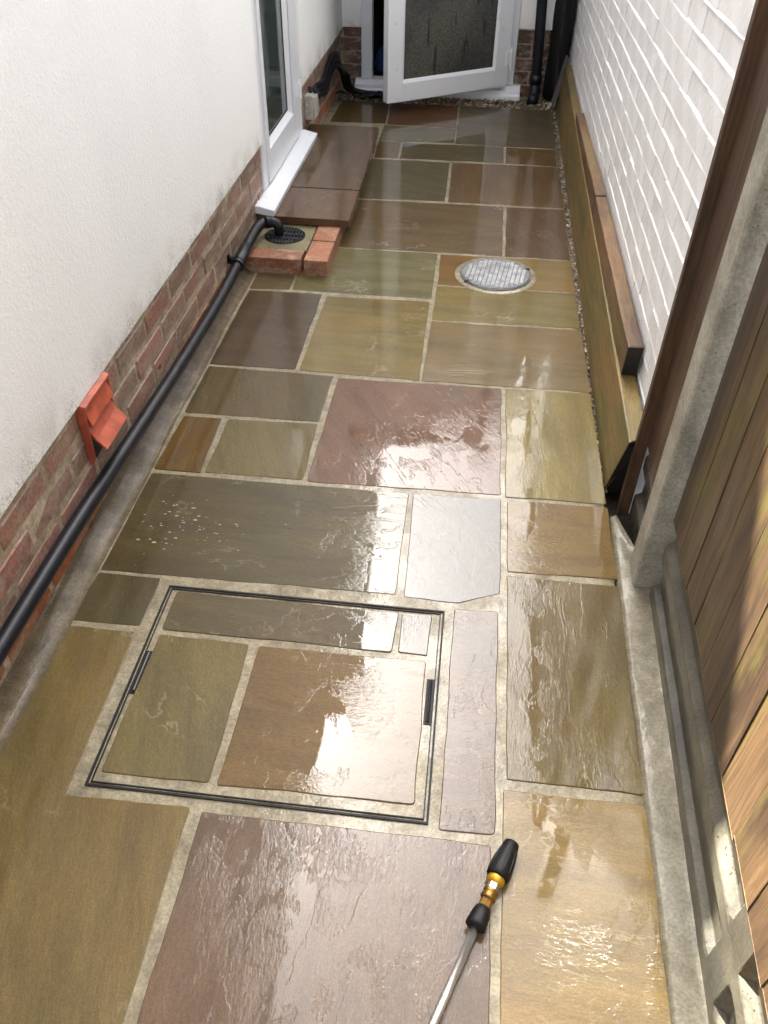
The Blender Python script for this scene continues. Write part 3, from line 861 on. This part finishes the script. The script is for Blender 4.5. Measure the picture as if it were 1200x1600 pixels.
# feather-edge boards: thick edge laps over the thin edge of the next
def feather(s0, w, z0, z1, parent, mat, tk=.010, lap=.0, off=0.0):
    b = MB(); n = 14
    for i in range(n+1):
        z = z0+(z1-z0)*i/n; wv = off+.0016*mnoise.noise((s0*20, z*3, 2.0))
        b.v += [fp(s0, .0018+wv+lap, z), fp(s0+w, .0030+wv, z), fp(s0+w, .0030-tk+wv, z), fp(s0, .0018-tk+wv+lap, z)]
    for i in range(n):
        for j in range(4):
            a = i*4+j; c = i*4+(j+1) % 4; b.f.append((a, c, c+4, a+4))
    b.f.append((0, 1, 2, 3)); b.f.append((n*4+3, n*4+2, n*4+1, n*4))
    return b.build('board', mat, parent, bevel=.0008)
s_ = .028
while s_ < 2.5:
    w = random.uniform(.108, .122)
    feather(s_, w+.002, .280+random.uniform(-.006, .008), 1.86, fence, M['fence']); s_ += w
for z in (.42, 1.6):
    b = MB(); b.hexa([fp(.02, -.055, z), fp(2.5, -.055, z), fp(2.5, -.016, z), fp(.02, -.016, z), fp(.02, -.055, z+.07), fp(2.5, -.055, z+.07), fp(2.5, -.016, z+.05), fp(.02, -.016, z+.05)])
    b.build('rail', M['fence'], fence)
feather(-.340, .125, .240, 1.86, fence, M['panel'], .010, .003, .016)
feather(-.220, .116, .236, 1.86, fence, M['panel'], .010, .003, .016)
b = MB(); b.hexa([fp(-.352, .020, -.03), fp(-.326, .020, -.03), fp(-.326, .052, -.03), fp(-.352, .052, -.03), fp(-.352, .012, 1.86), fp(-.326, .012, 1.86), fp(-.326, .048, 1.86), fp(-.352, .048, 1.86)])
b.build('end_batten', M['panel'], fence, bevel=.002)

# ================================================================== INSPECTION COVER (recessed, filled with flags)
cov = tag(empty('inspection_cover', (0, 0, 0)), 'large rectangular recessed cover filled with four paving pieces, black edge', 'drain cover')
cx0, cx1, cy0, cy1 = -.719, .017, .833, 1.420
b = MB()
b.box(cx0+.006, cx1-.006, cy0+.006, cy1-.006, -.02, -.003)
o = b.build('mortar_tray', M['mortar'], cov)
def frame_ring(name, ins, w, z0, z1, mat, parent):
    b = MB(); o_ = [(cx0+ins, cy0+ins), (cx1-ins, cy0+ins), (cx1-ins, cy1-ins), (cx0+ins, cy1-ins)]
    i2 = [(cx0+ins+w, cy0+ins+w), (cx1-ins-w, cy0+ins+w), (cx1-ins-w, cy1-ins-w), (cx0+ins+w, cy1-ins-w)]
    for p in o_: b.v.append((*p, z0))
    for p in o_: b.v.append((*p, z1))
    for p in i2: b.v.append((*p, z1))
    for p in i2: b.v.append((*p, z0))
    for k in range(4):
        j = (k+1) % 4
        b.f += [(k, j, 4+j, 4+k), (4+k, 4+j, 8+j, 8+k), (8+k, 8+j, 12+j, 12+k)]
    return b.build(name, mat, parent)
frame_ring('frame', 0, .0048, -.02, .0025, M['rubber'], cov)
frame_ring('seal', .0045, .005, -.02, -.003, M['black'], cov)
frame_ring('tray_rim', .0094, .0024, -.02, .0018, M['rubber'], cov)
for pts, rgb, gr, rp, rv in [
    ([(-.690, 1.400), (-.104, 1.398), (-.108, 1.272), (-.690, 1.274)], (96, 88, 60), .03, .28, .3),
    ([(-.090, 1.399), (-.019, 1.400), (-.019, 1.271), (-.089, 1.273)], (92, 86, 70), V_, .3, .3),
    ([(-.688, 1.252), (-.463, 1.250), (-.460, .871), (-.695, .871)], (116, 106, 66), 1.3, .15, .4),
    ([(-.434, 1.248), (-.021, 1.250), (-.017, .876), (-.437, .871)], (114, 92, 50), .05, .26, .35)]:
    flag(pts, rgb, gr, rp, rv, parent=cov, zt=.001, thick=.010)
for (hx0, hx1) in ((-.7085, -.689), (-.0125, .0065)):
    b = MB(); b.box(hx0, hx1, 1.073, 1.2, -.008, .0005); sl_ = b.build('handle_slot', M['rubber'], cov)
    b = MB(); b.tube([((hx0+hx1)/2, 1.08, .002), ((hx0+hx1)/2, 1.193, .002)], .0035, 8); b.build('handle_bar', M['blackmetal'], sl_)
    frame = MB()

# ================================================================== ROUND MANHOLE COVER
mh = tag(empty('manhole_cover', (.126, 3.410, 0)), 'round galvanised steel manhole cover with chequered top', 'manhole cover')
b = MB(); b.lathe([(-.02, .156), (.006, .156), (.0075, .1545), (.0075, .152), (.005, .151), (.005, .148)], (0, 0, 0), (0, 0, 1), 48); b.build('frame_ring', M['lidbase'], mh, smooth=True)
b = MB(); b.lathe([(-.02, .1475), (.007, .1475), (.0085, .146), (.0085, .0)], (0, 0, 0), (0, 0, 1), 48); b.build('lid', M['lidbase'], mh)
b = MB(); p_ = .0198
for i in range(-7, 8):
    for j in range(-7, 8):
        x, y = i*p_, j*p_
        if math.hypot(x, y) < .138:
            a = .0083
            b.add([(x-a, y-a, .0085), (x+a, y-a, .0085), (x+a, y+a, .0085), (x-a, y+a, .0085), (x-a*.8, y-a*.8, .0112), (x+a*.8, y-a*.8, .0112), (x+a*.8, y+a*.8, .0112), (x-a*.8, y+a*.8, .0112)],
                  [(4, 5, 6, 7), (0, 1, 5, 4), (1, 2, 6, 5), (2, 3, 7, 6), (3, 0, 4, 7)])
o = b.build('tread', M['steel'], mh); o['kind'] = 'stuff'; o.rotation_euler = (0, 0, R(-7))
for a in (R(215), R(25)):
    b = MB(); c_, s2 = math.cos(a), math.sin(a)
    b.box(-.012, .012, -.006, .006, 0, .010); o = b.build('lug', M['blackmetal'], mh, bevel=.002); o.location = (.151*c_, .151*s2, .001); o.rotation_euler = (0, 0, a)
b = MB(); b.lathe([(-.02, .185), (-.0005, .183), (.002, .176), (.003, .157)], (.126, 3.410, 0), (0, 0, 1), 40)
b.build('mortar_collar', M['mortar'], paving, smooth=True)

# ================================================================== DOORSTEP
st = tag(empty('doorstep', (0, 0, 0)), 'low brown stone doorstep of two slabs beneath the side door', 'step')
b = MB(); b.box(-.995, -.602, 3.73, 5.02, -.06, .072); b.build('riser', M['gullycon'], st)
flag([(-.995, 4.035), (-.569, 4.035), (-.566, 3.665), (-.995, 3.668)], (112, 86, 64), V_, .05, .3, parent=st, zt=.104, name='step_slab', thick=.032)
flag([(-.995, 5.045), (-.590, 5.050), (-.570, 4.050), (-.995, 4.048)], (104, 84, 64), V_, .06, .4, parent=st, zt=.105, name='step_slab', thick=.032)

# ================================================================== GULLY
gu = tag(empty('drain_gully', (0, 0, 0)), 'raised brick-edged drain gully with round black grate below the door', 'drain')
b = MB(); b.box(-.985, -.715, 3.40, 3.73, -.06, .064); b.build('surround', M['gullycon'], gu, bevel=.004)
def gbrick(x0, x1, y0, y1, col):
    b = MB(); b.box(x0, x1, y0, y1, -.06, .070); o = b.build('brick', M['gbrick'], gu, bevel=.005, seg=2, color=lin(*col, .9)); return o
gbrick(-.975, -.722, 3.292, 3.392, (150, 96, 70)); gbrick(-.708, -.604, 3.292, 3.495, (172, 118, 88)); gbrick(-.708, -.604, 3.505, 3.722, (166, 108, 78))
gx, gy, gr_ = -.842, 3.545, .090
b = MB(); b.lathe([(.055, .094), (.066, .094), (.068, .091), (.066, .086), (.058, .085)], (gx, gy, 0), (0, 0, 1), 40); b.build('grate_rim', M['rubber'], gu, smooth=True)
b = MB(); b.lathe([(.060, .09), (.0646, .089), (.0646, .0)], (gx, gy, 0), (0, 0, 1), 32); b.build('grate_well', M['black'], gu)
b = MB()
for i in range(-5, 6):
    x = i*.0148; hw = math.sqrt(max(0, .086**2-x*x))
    b.box(gx+x-.0036, gx+x+.0036, gy-hw, gy+hw, .0635, .0695)
b.box(gx-.086, gx+.086, gy-.004, gy+.004, .0637, .0705); b.box(gx-.08, gx+.08, gy-.047, gy-.041, .0637, .070); b.box(gx-.08, gx+.08, gy+.041, gy+.047, .0637, .070)
o = b.build('grate_bars', M['blackpipe'], gu); o['kind'] = 'stuff'

# ================================================================== WASTE PIPE
wp = tag(empty('waste_pipe', (-.965, 0, 0)), 'black plastic waste pipe running along the brick plinth to the gully', 'pipe')
path = [(-.001, -1.0, .19), (-.001, .2, .168), (-.001, 1.05, .152), (0, 1.5, .142), (0, 1.92, .116), (.001, 2.42, .092), (.002, 2.84, .082), (.003, 3.12, .092), (.004, 3.22, .098)]
def smooth_path(p, k=4):
    p = [Vector(q) for q in p]; out = []
    for i in range(len(p)-1):
        p0, p1, p2, p3 = p[max(i-1, 0)], p[i], p[i+1], p[min(i+2, len(p)-1)]
        for j in range(k):
            t = j/k
            out.append(.5*((2*p1)+(p2-p0)*t+(2*p0-5*p1+4*p2-p3)*t*t+(3*p1-p0-3*p2+p3)*t**3))
    out.append(p[-1]); return out
b = MB(); b.tube(smooth_path(path), .0215, 18); b.build('pipe', M['blackpipe'], wp, smooth=True)
b = MB(); b.tube([(.003, 3.17, .096), (.004, 3.18, .097), (.006, 3.30, .105), (.006, 3.31, .105)], [.0215, .0262, .0262, .0235], 18); b.build('coupling', M['blackpipe'], wp, smooth=True)
b = MB(); b.tube(smooth_path([(.006, 3.30, .105), (.010, 3.42, .116), (.018, 3.50, .122), (.040, 3.545, .124), (.078, 3.553, .118), (.094, 3.553, .100), (.096, 3.553, .070)]), .0225, 18); b.build('elbow', M['blackpipe'], wp, smooth=True)
b = MB(); b.tube([(.030, 3.534, .1235), (.032, 3.536, .1235), (.062, 3.551, .1222), (.064, 3.552, .1222)], [.022, .0265, .0265, .022], 18); b.build('elbow_collar', M['blackpipe'], wp, smooth=True)
b = MB(); b.tube([(.0035, 3.145, .094), (.0035, 3.163, .0955)], .0285, 18); b.box(-.035, -.012, 3.146, 3.162, .10, .128); b.box(-.034, -.026, 3.146, 3.162, .10, .138)
b.build('clip', M['blackpipe'], wp)

# ================================================================== TERRACOTTA VENT
vt = tag(empty('wall_vent', (-1.0, 1.77, .18)), 'orange terracotta plastic vent cowl on the brick plinth', 'vent')
hw = .082
b = MB(); b.box(0, .004, -hw, hw, .0, .185); b.build('back_plate', M['terra'], vt)
b = MB(); b.prism([(0, .196), (.030, .188), (.030, .180), (.004, .186), (0, .186)], lambda p: (p[0], -hw-.005, p[1]), lambda p: (p[0], hw+.005, p[1])); b.build('top_lip', M['terra'], vt, bevel=.0015)
for s in (-1, 1):
    b = MB(); b.prism([(0, .190), (.026, .184), (.020, .02), (.012, .0), (0, -.003)], lambda p: (p[0], s*hw, p[1]), lambda p: (p[0], s*(hw+.006), p[1])); b.build('cheek', M['terra'], vt, bevel=.001)
for (xa, za, xb, zb, tk) in ((.016, .178, .034, .126, .004), (.010, .120, .032, .082, .004), (.026, .086, .058, .050, .004)):
    b = MB(); b.hexa([(xa, -hw+.004, za), (xb, -hw+.004, zb), (xb-tk, -hw+.004, zb-tk), (xa-tk, -hw+.004, za-tk), (xa, hw-.004, za), (xb, hw-.004, zb), (xb-tk, hw-.004, zb-tk), (xa-tk, hw-.004, za-tk)])
    b.build('louvre', M['terra'], vt)
b = MB(); b.box(.004, .010, -hw+.004, hw-.004, .004, .09); b.build('mesh_screen', M['black'], vt)

# brass screw plug in the plinth
b = MB(); b.lathe([(0, .0095), (.004, .0095), (.004, .006), (.0015, .005), (.0015, .0)], (-1.0, 2.262, .142), (1, 0, 0), 14)
tag(b.build('wall_plug', M['brass'], smooth=True), 'tiny brass plug set in a plinth brick above the pipe', 'plug')

# ================================================================== JUNCTION BOX AND CABLES
jb = tag(empty('junction_box', (-1.0, 4.965, .168)), 'pale grey electrical junction box on the wall past the side door', 'junction box')
b = MB(); b.box(0, .047, -.062, .062, 0, .128); b.build('body', M['greybox'], jb, bevel=.006, seg=2)
b = MB(); b.box(.047, .062, -.056, .056, .006, .122); b.build('lid', M['greybox'], jb, bevel=.006, seg=2)
for z in (.040, .086):
    b = MB(); b.lathe([(0, .014), (.003, .014), (.003, .0115), (.0015, .010), (.0015, .0)], (.023, -.0615, z), (0, -1, 0), 18); b.build('knockout', M['greybox'], jb, smooth=True)
b = MB(); b.lathe([(0, .012), (.018, .012), (.018, .009), (.03, .008)], (.024, .012, .127), (0, 0, 1), 16); b.build('gland', M['blackpipe'], jb, smooth=True)

cab = tag(empty('cable_run', (-.97, 5.3, .2)), 'thick black cables looping from junction box into the far corner', 'cable')
for k in range(3):
    o_ = k*.016
    pts = [(-.97+.02+o_*.2, 4.98+.02*k, .30-o_), (-.975, 5.16+o_, .285-o_*1.5), (-.975+o_*.3, 5.40, .255-o_*2), (-.972, 5.58+o_, .300-o_*2), (-.965+o_*.3, 5.78, .325-o_*2.2), (-.962+o_*.5, 5.93, .25-o_*2), (-.955+o_, 6.02, .14), (-.94+o_*1.2, 6.07, .05), (-.88+o_*2, 6.08, .022), (-.74, 6.05+o_, .016), (-.60+o_*3, 6.06+o_*.6, .014)]
    pts = [(p[0]+.97, p[1]-5.3, p[2]-.2) for p in pts]
    b = MB(); b.tube(smooth_path(pts, 5), .0135 if k < 2 else .017, 10); b.build('cable', M['rubber'], cab, smooth=True)

# ================================================================== DOWNPIPE, SHEETING, PLANK
dp = tag(empty('downpipe', (.345, 6.17, 0)), 'black round downpipe on the wall right of the open door', 'downpipe')
b = MB(); b.tube([(.008, 0, .0), (.006, 0, .2), (-.014, 0, .59), (-.09, 0, 2.9)], .034, 18); b.build('pipe', M['blackpipe'], dp, smooth=True)
b = MB(); b.tube([(.008, 0, .10), (.008, 0, .16)], .0405, 18); b.build('socket', M['blackpipe'], dp, smooth=True)
b = MB(); b.tube([(.008, 0, .11), (.006, -.02, .05), (.0, -.07, .02), (-.005, -.11, .012)], .037, 14); b.build('shoe', M['blackpipe'], dp, smooth=True)

sh = MB(); n1, n2 = 18, 10
for i in range(n1+1):
    for j in range(n2+1):
        u, v = i/n1, j/n2
        x = .405+.145*v+.02*mnoise.noise((u*4, v*3, 8.1))*(1-v*.6); z = -.02+1.5*u
        y = 6.33-.16*math.sin(v*2.6)*(1-u*.35)+.05*mnoise.noise((u*6, v*5, 1.3))
        sh.v.append((x, y, z))
for i in range(n1):
    for j in range(n2):
        a = i*(n2+1)+j; sh.f.append((a, a+1, a+n2+2, a+n2+1))
so = sh.build('black_sheeting', M['black'], smooth=True)
md = so.modifiers.new('thickness', 'SOLIDIFY'); md.thickness = .004
tag(so, 'crumpled black sheeting standing in the corner behind the downpipe', 'sheeting')
b = MB(); b.hexa([(.452, 5.99, .0), (.490, 5.985, .0), (.490, 6.01, .0), (.452, 6.015, .0), (.525, 6.10, .30), (.552, 6.095, .29), (.552, 6.12, .29), (.525, 6.125, .30)])
tag(b.build('wooden_plank', M['darkwood'], bevel=.002), 'short dark wooden plank leaning on the white wall at far end', 'plank')
b = MB(); b.add([(.432, 5.945, .004), (.452, 5.938, .012), (.468, 5.972, .030), (.462, 6.000, .036), (.440, 5.975, .016)], [(0, 1, 2, 4), (4, 2, 3)])
lf = b.build('fallen_leaf', M['leaf']); md = lf.modifiers.new('thickness', 'SOLIDIFY'); md.thickness = .0012
tag(lf, 'pale dead leaf on gravel at the foot of the plank', 'leaf')

# black debris heap by the threshold
b = MB()
for i in range(26):
    c = Vector((random.uniform(-.97, -.66), random.uniform(5.98, 6.09), random.uniform(.0, .03)))
    a = random.uniform(0, 6.3); L = random.uniform(.015, .05)
    b.tube([c, c+Vector((math.cos(a)*L, math.sin(a)*L*.5, random.uniform(-.004, .015))), c+Vector((math.cos(a+.5)*L*1.7, math.sin(a+.5)*L*.8, random.uniform(-.004, .006)))], random.uniform(.004, .009), 6)
o = b.build('wet_debris', M['black'], smooth=True); tag(o, 'black wet debris heaped along the threshold in the far left corner', 'debris', kind='stuff')

# ================================================================== GRAVEL
def stones(name, spots, label):
    b = MB()
    ico = [(0, 0, -1), (.72, -.53, -.45), (-.28, -.85, -.45), (-.89, 0, -.45), (-.28, .85, -.45), (.72, .53, -.45), (.28, -.85, .45), (-.72, -.53, .45), (-.72, .53, .45), (.28, .85, .45), (.89, 0, .45), (0, 0, 1)]
    fc = [(0, 1, 2), (1, 0, 5), (0, 2, 3), (0, 3, 4), (0, 4, 5), (1, 5, 10), (2, 1, 6), (3, 2, 7), (4, 3, 8), (5, 4, 9), (1, 10, 6), (2, 6, 7), (3, 7, 8), (4, 8, 9), (5, 9, 10), (6, 10, 11), (7, 6, 11), (8, 7, 11), (9, 8, 11), (10, 9, 11)]
    for (x, y, z, r_) in spots:
        a = random.uniform(0, 6.3); c, s = math.cos(a), math.sin(a); sx, sy, sz = r_*random.uniform(.8, 1.4), r_*random.uniform(.6, 1.0), r_*random.uniform(.5, .85)
        v = []
        for q in ico:
            px, py, pz = q[0]*sx*random.uniform(.85, 1.15), q[1]*sy*random.uniform(.85, 1.15), q[2]*sz
            v.append((x+px*c-py*s, y+px*s+py*c, z+pz))
        b.add(v, fc)
    return tag(b.build(name, M['gravel']), label, 'gravel', kind='stuff')
sp = []
for i in range(4200):
    x = random.uniform(-.97, .475); y = random.uniform(5.945, 6.24)
    sp.append((x, y, random.uniform(-.022, .0)+.012*max(0, (y-6.1)*4)*random.random(), random.uniform(.0035, .0085)))
stones('gravel', sp, 'small brown gravel between the last flags and the threshold')
sp = []
for i in range(4200):
    y = random.uniform(1.99, 6.2); xa = .468+.004*random.random(); xb = .480+(y-2.0)*.0062+.012*(y > 5.5)
    x = random.uniform(xa, max(xb+.006, xa+.008))
    sp.append((x, y, random.uniform(-.034, -.010), random.uniform(.003, .0075)))
stones('gravel_strip', sp, 'thin line of wet gravel between flags and long sleeper')

# ================================================================== PRESSURE-WASHER LANCE
tipp = Vector((.187, .803, .024)); dirv = (Vector((.118, .632, .024))-tipp).normalized()
ln = tag(empty('washer_lance', tuple(tipp)), 'pressure washer lance with black nozzle and steel tube lying on wet flags', 'lance')
def lt(name, prof, mat, seg=28, smooth=True):
    b = MB(); b.lathe([(prof[0][0], 0.0)]+prof+[(prof[-1][0], 0.0)], (0, 0, 0), dirv, seg)
    o = b.build(name, mat, ln, smooth=False)
    if smooth: o.data.polygons.foreach_set('use_smooth', [len(p.vertices) == 4 for p in o.data.polygons])
    return o
noz = lt('nozzle', [(0.0, .0125), (.002, .0150), (.01, .0165), (.030, .0195), (.055, .0225), (.070, .0232), (.078, .0226), (.080, .021)], M['rubber'])
for k in range(10):
    a = 2*math.pi*k/10; u = dirv.cross(Vector((0, 0, 1))).normalized(); w = dirv.cross(u)
    rad = u*math.cos(a)+w*math.sin(a)
    b = MB(); b.tube([dirv*.018+rad*.0175, dirv*.045+rad*.0212, dirv*.068+rad*.0228], [.001, .0016, .0012], 6); b.build('grip_rib', M['rubber'], noz)
lt('gold_ring', [(.080, .0165), (.082, .0175), (.090, .0172), (.094, .0130)], M['gold'])
lt('nut', [(.094, .0100), (.095, .0115), (.106, .0115), (.107, .0095)], M['tube'], 6, False)
lt('coupling', [(.107, .011), (.109, .0150), (.113, .0152), (.115, .0138), (.119, .0138), (.121, .0152), (.126, .0152), (.128, .0125)], M['brass'])
lt('spigot', [(.128, .0112), (.130, .0118), (.144, .0118), (.146, .0108)], M['brass'], 8, False)
lt('collar', [(.144, .0125), (.147, .0155), (.160, .0180), (.178, .0200), (.184, .0200), (.186, .0165)], M['rubber'])
b = MB(); e = dirv*1.15; b.tube([dirv*.180+Vector((0, 0, -.003)), dirv*.4+Vector((0, 0, -.008)), dirv*.9+Vector((0, 0, -.014)), e+Vector((0, 0, -.015))], .0083, 16); b.build('tube', M['tube'], ln, smooth=True)

# ================================================================== SOAP FLECKS on the long dark flag
b = MB()
for i in range(70):
    u = abs(random.gauss(0, .5)); x = -.86+u*.34+random.uniform(-.03, .03); y = 1.655+random.gauss(0, .055)*(1.2-u*.6)
    r_ = random.uniform(.001, .0048)*random.uniform(.5, 1)*(1.2-.5*min(1, u)); ph = random.random()*6
    ring = [(x+r_*1.5*math.cos(t)*(1+.2*math.sin(3*t+ph)), y+r_*.8*math.sin(t)) for t in [k*2*math.pi/9 for k in range(9)]]
    n = len(b.v); b.v += [(p[0], p[1], .0022) for p in ring]+[(x, y, .0042)]
    b.f += [(n+k, n+(k+1) % 9, n+9) for k in range(9)]
tag(b.build('foam_flecks', M['foam'], smooth=True), 'scatter of small foam flecks on the long dark flag', 'foam', kind='stuff')
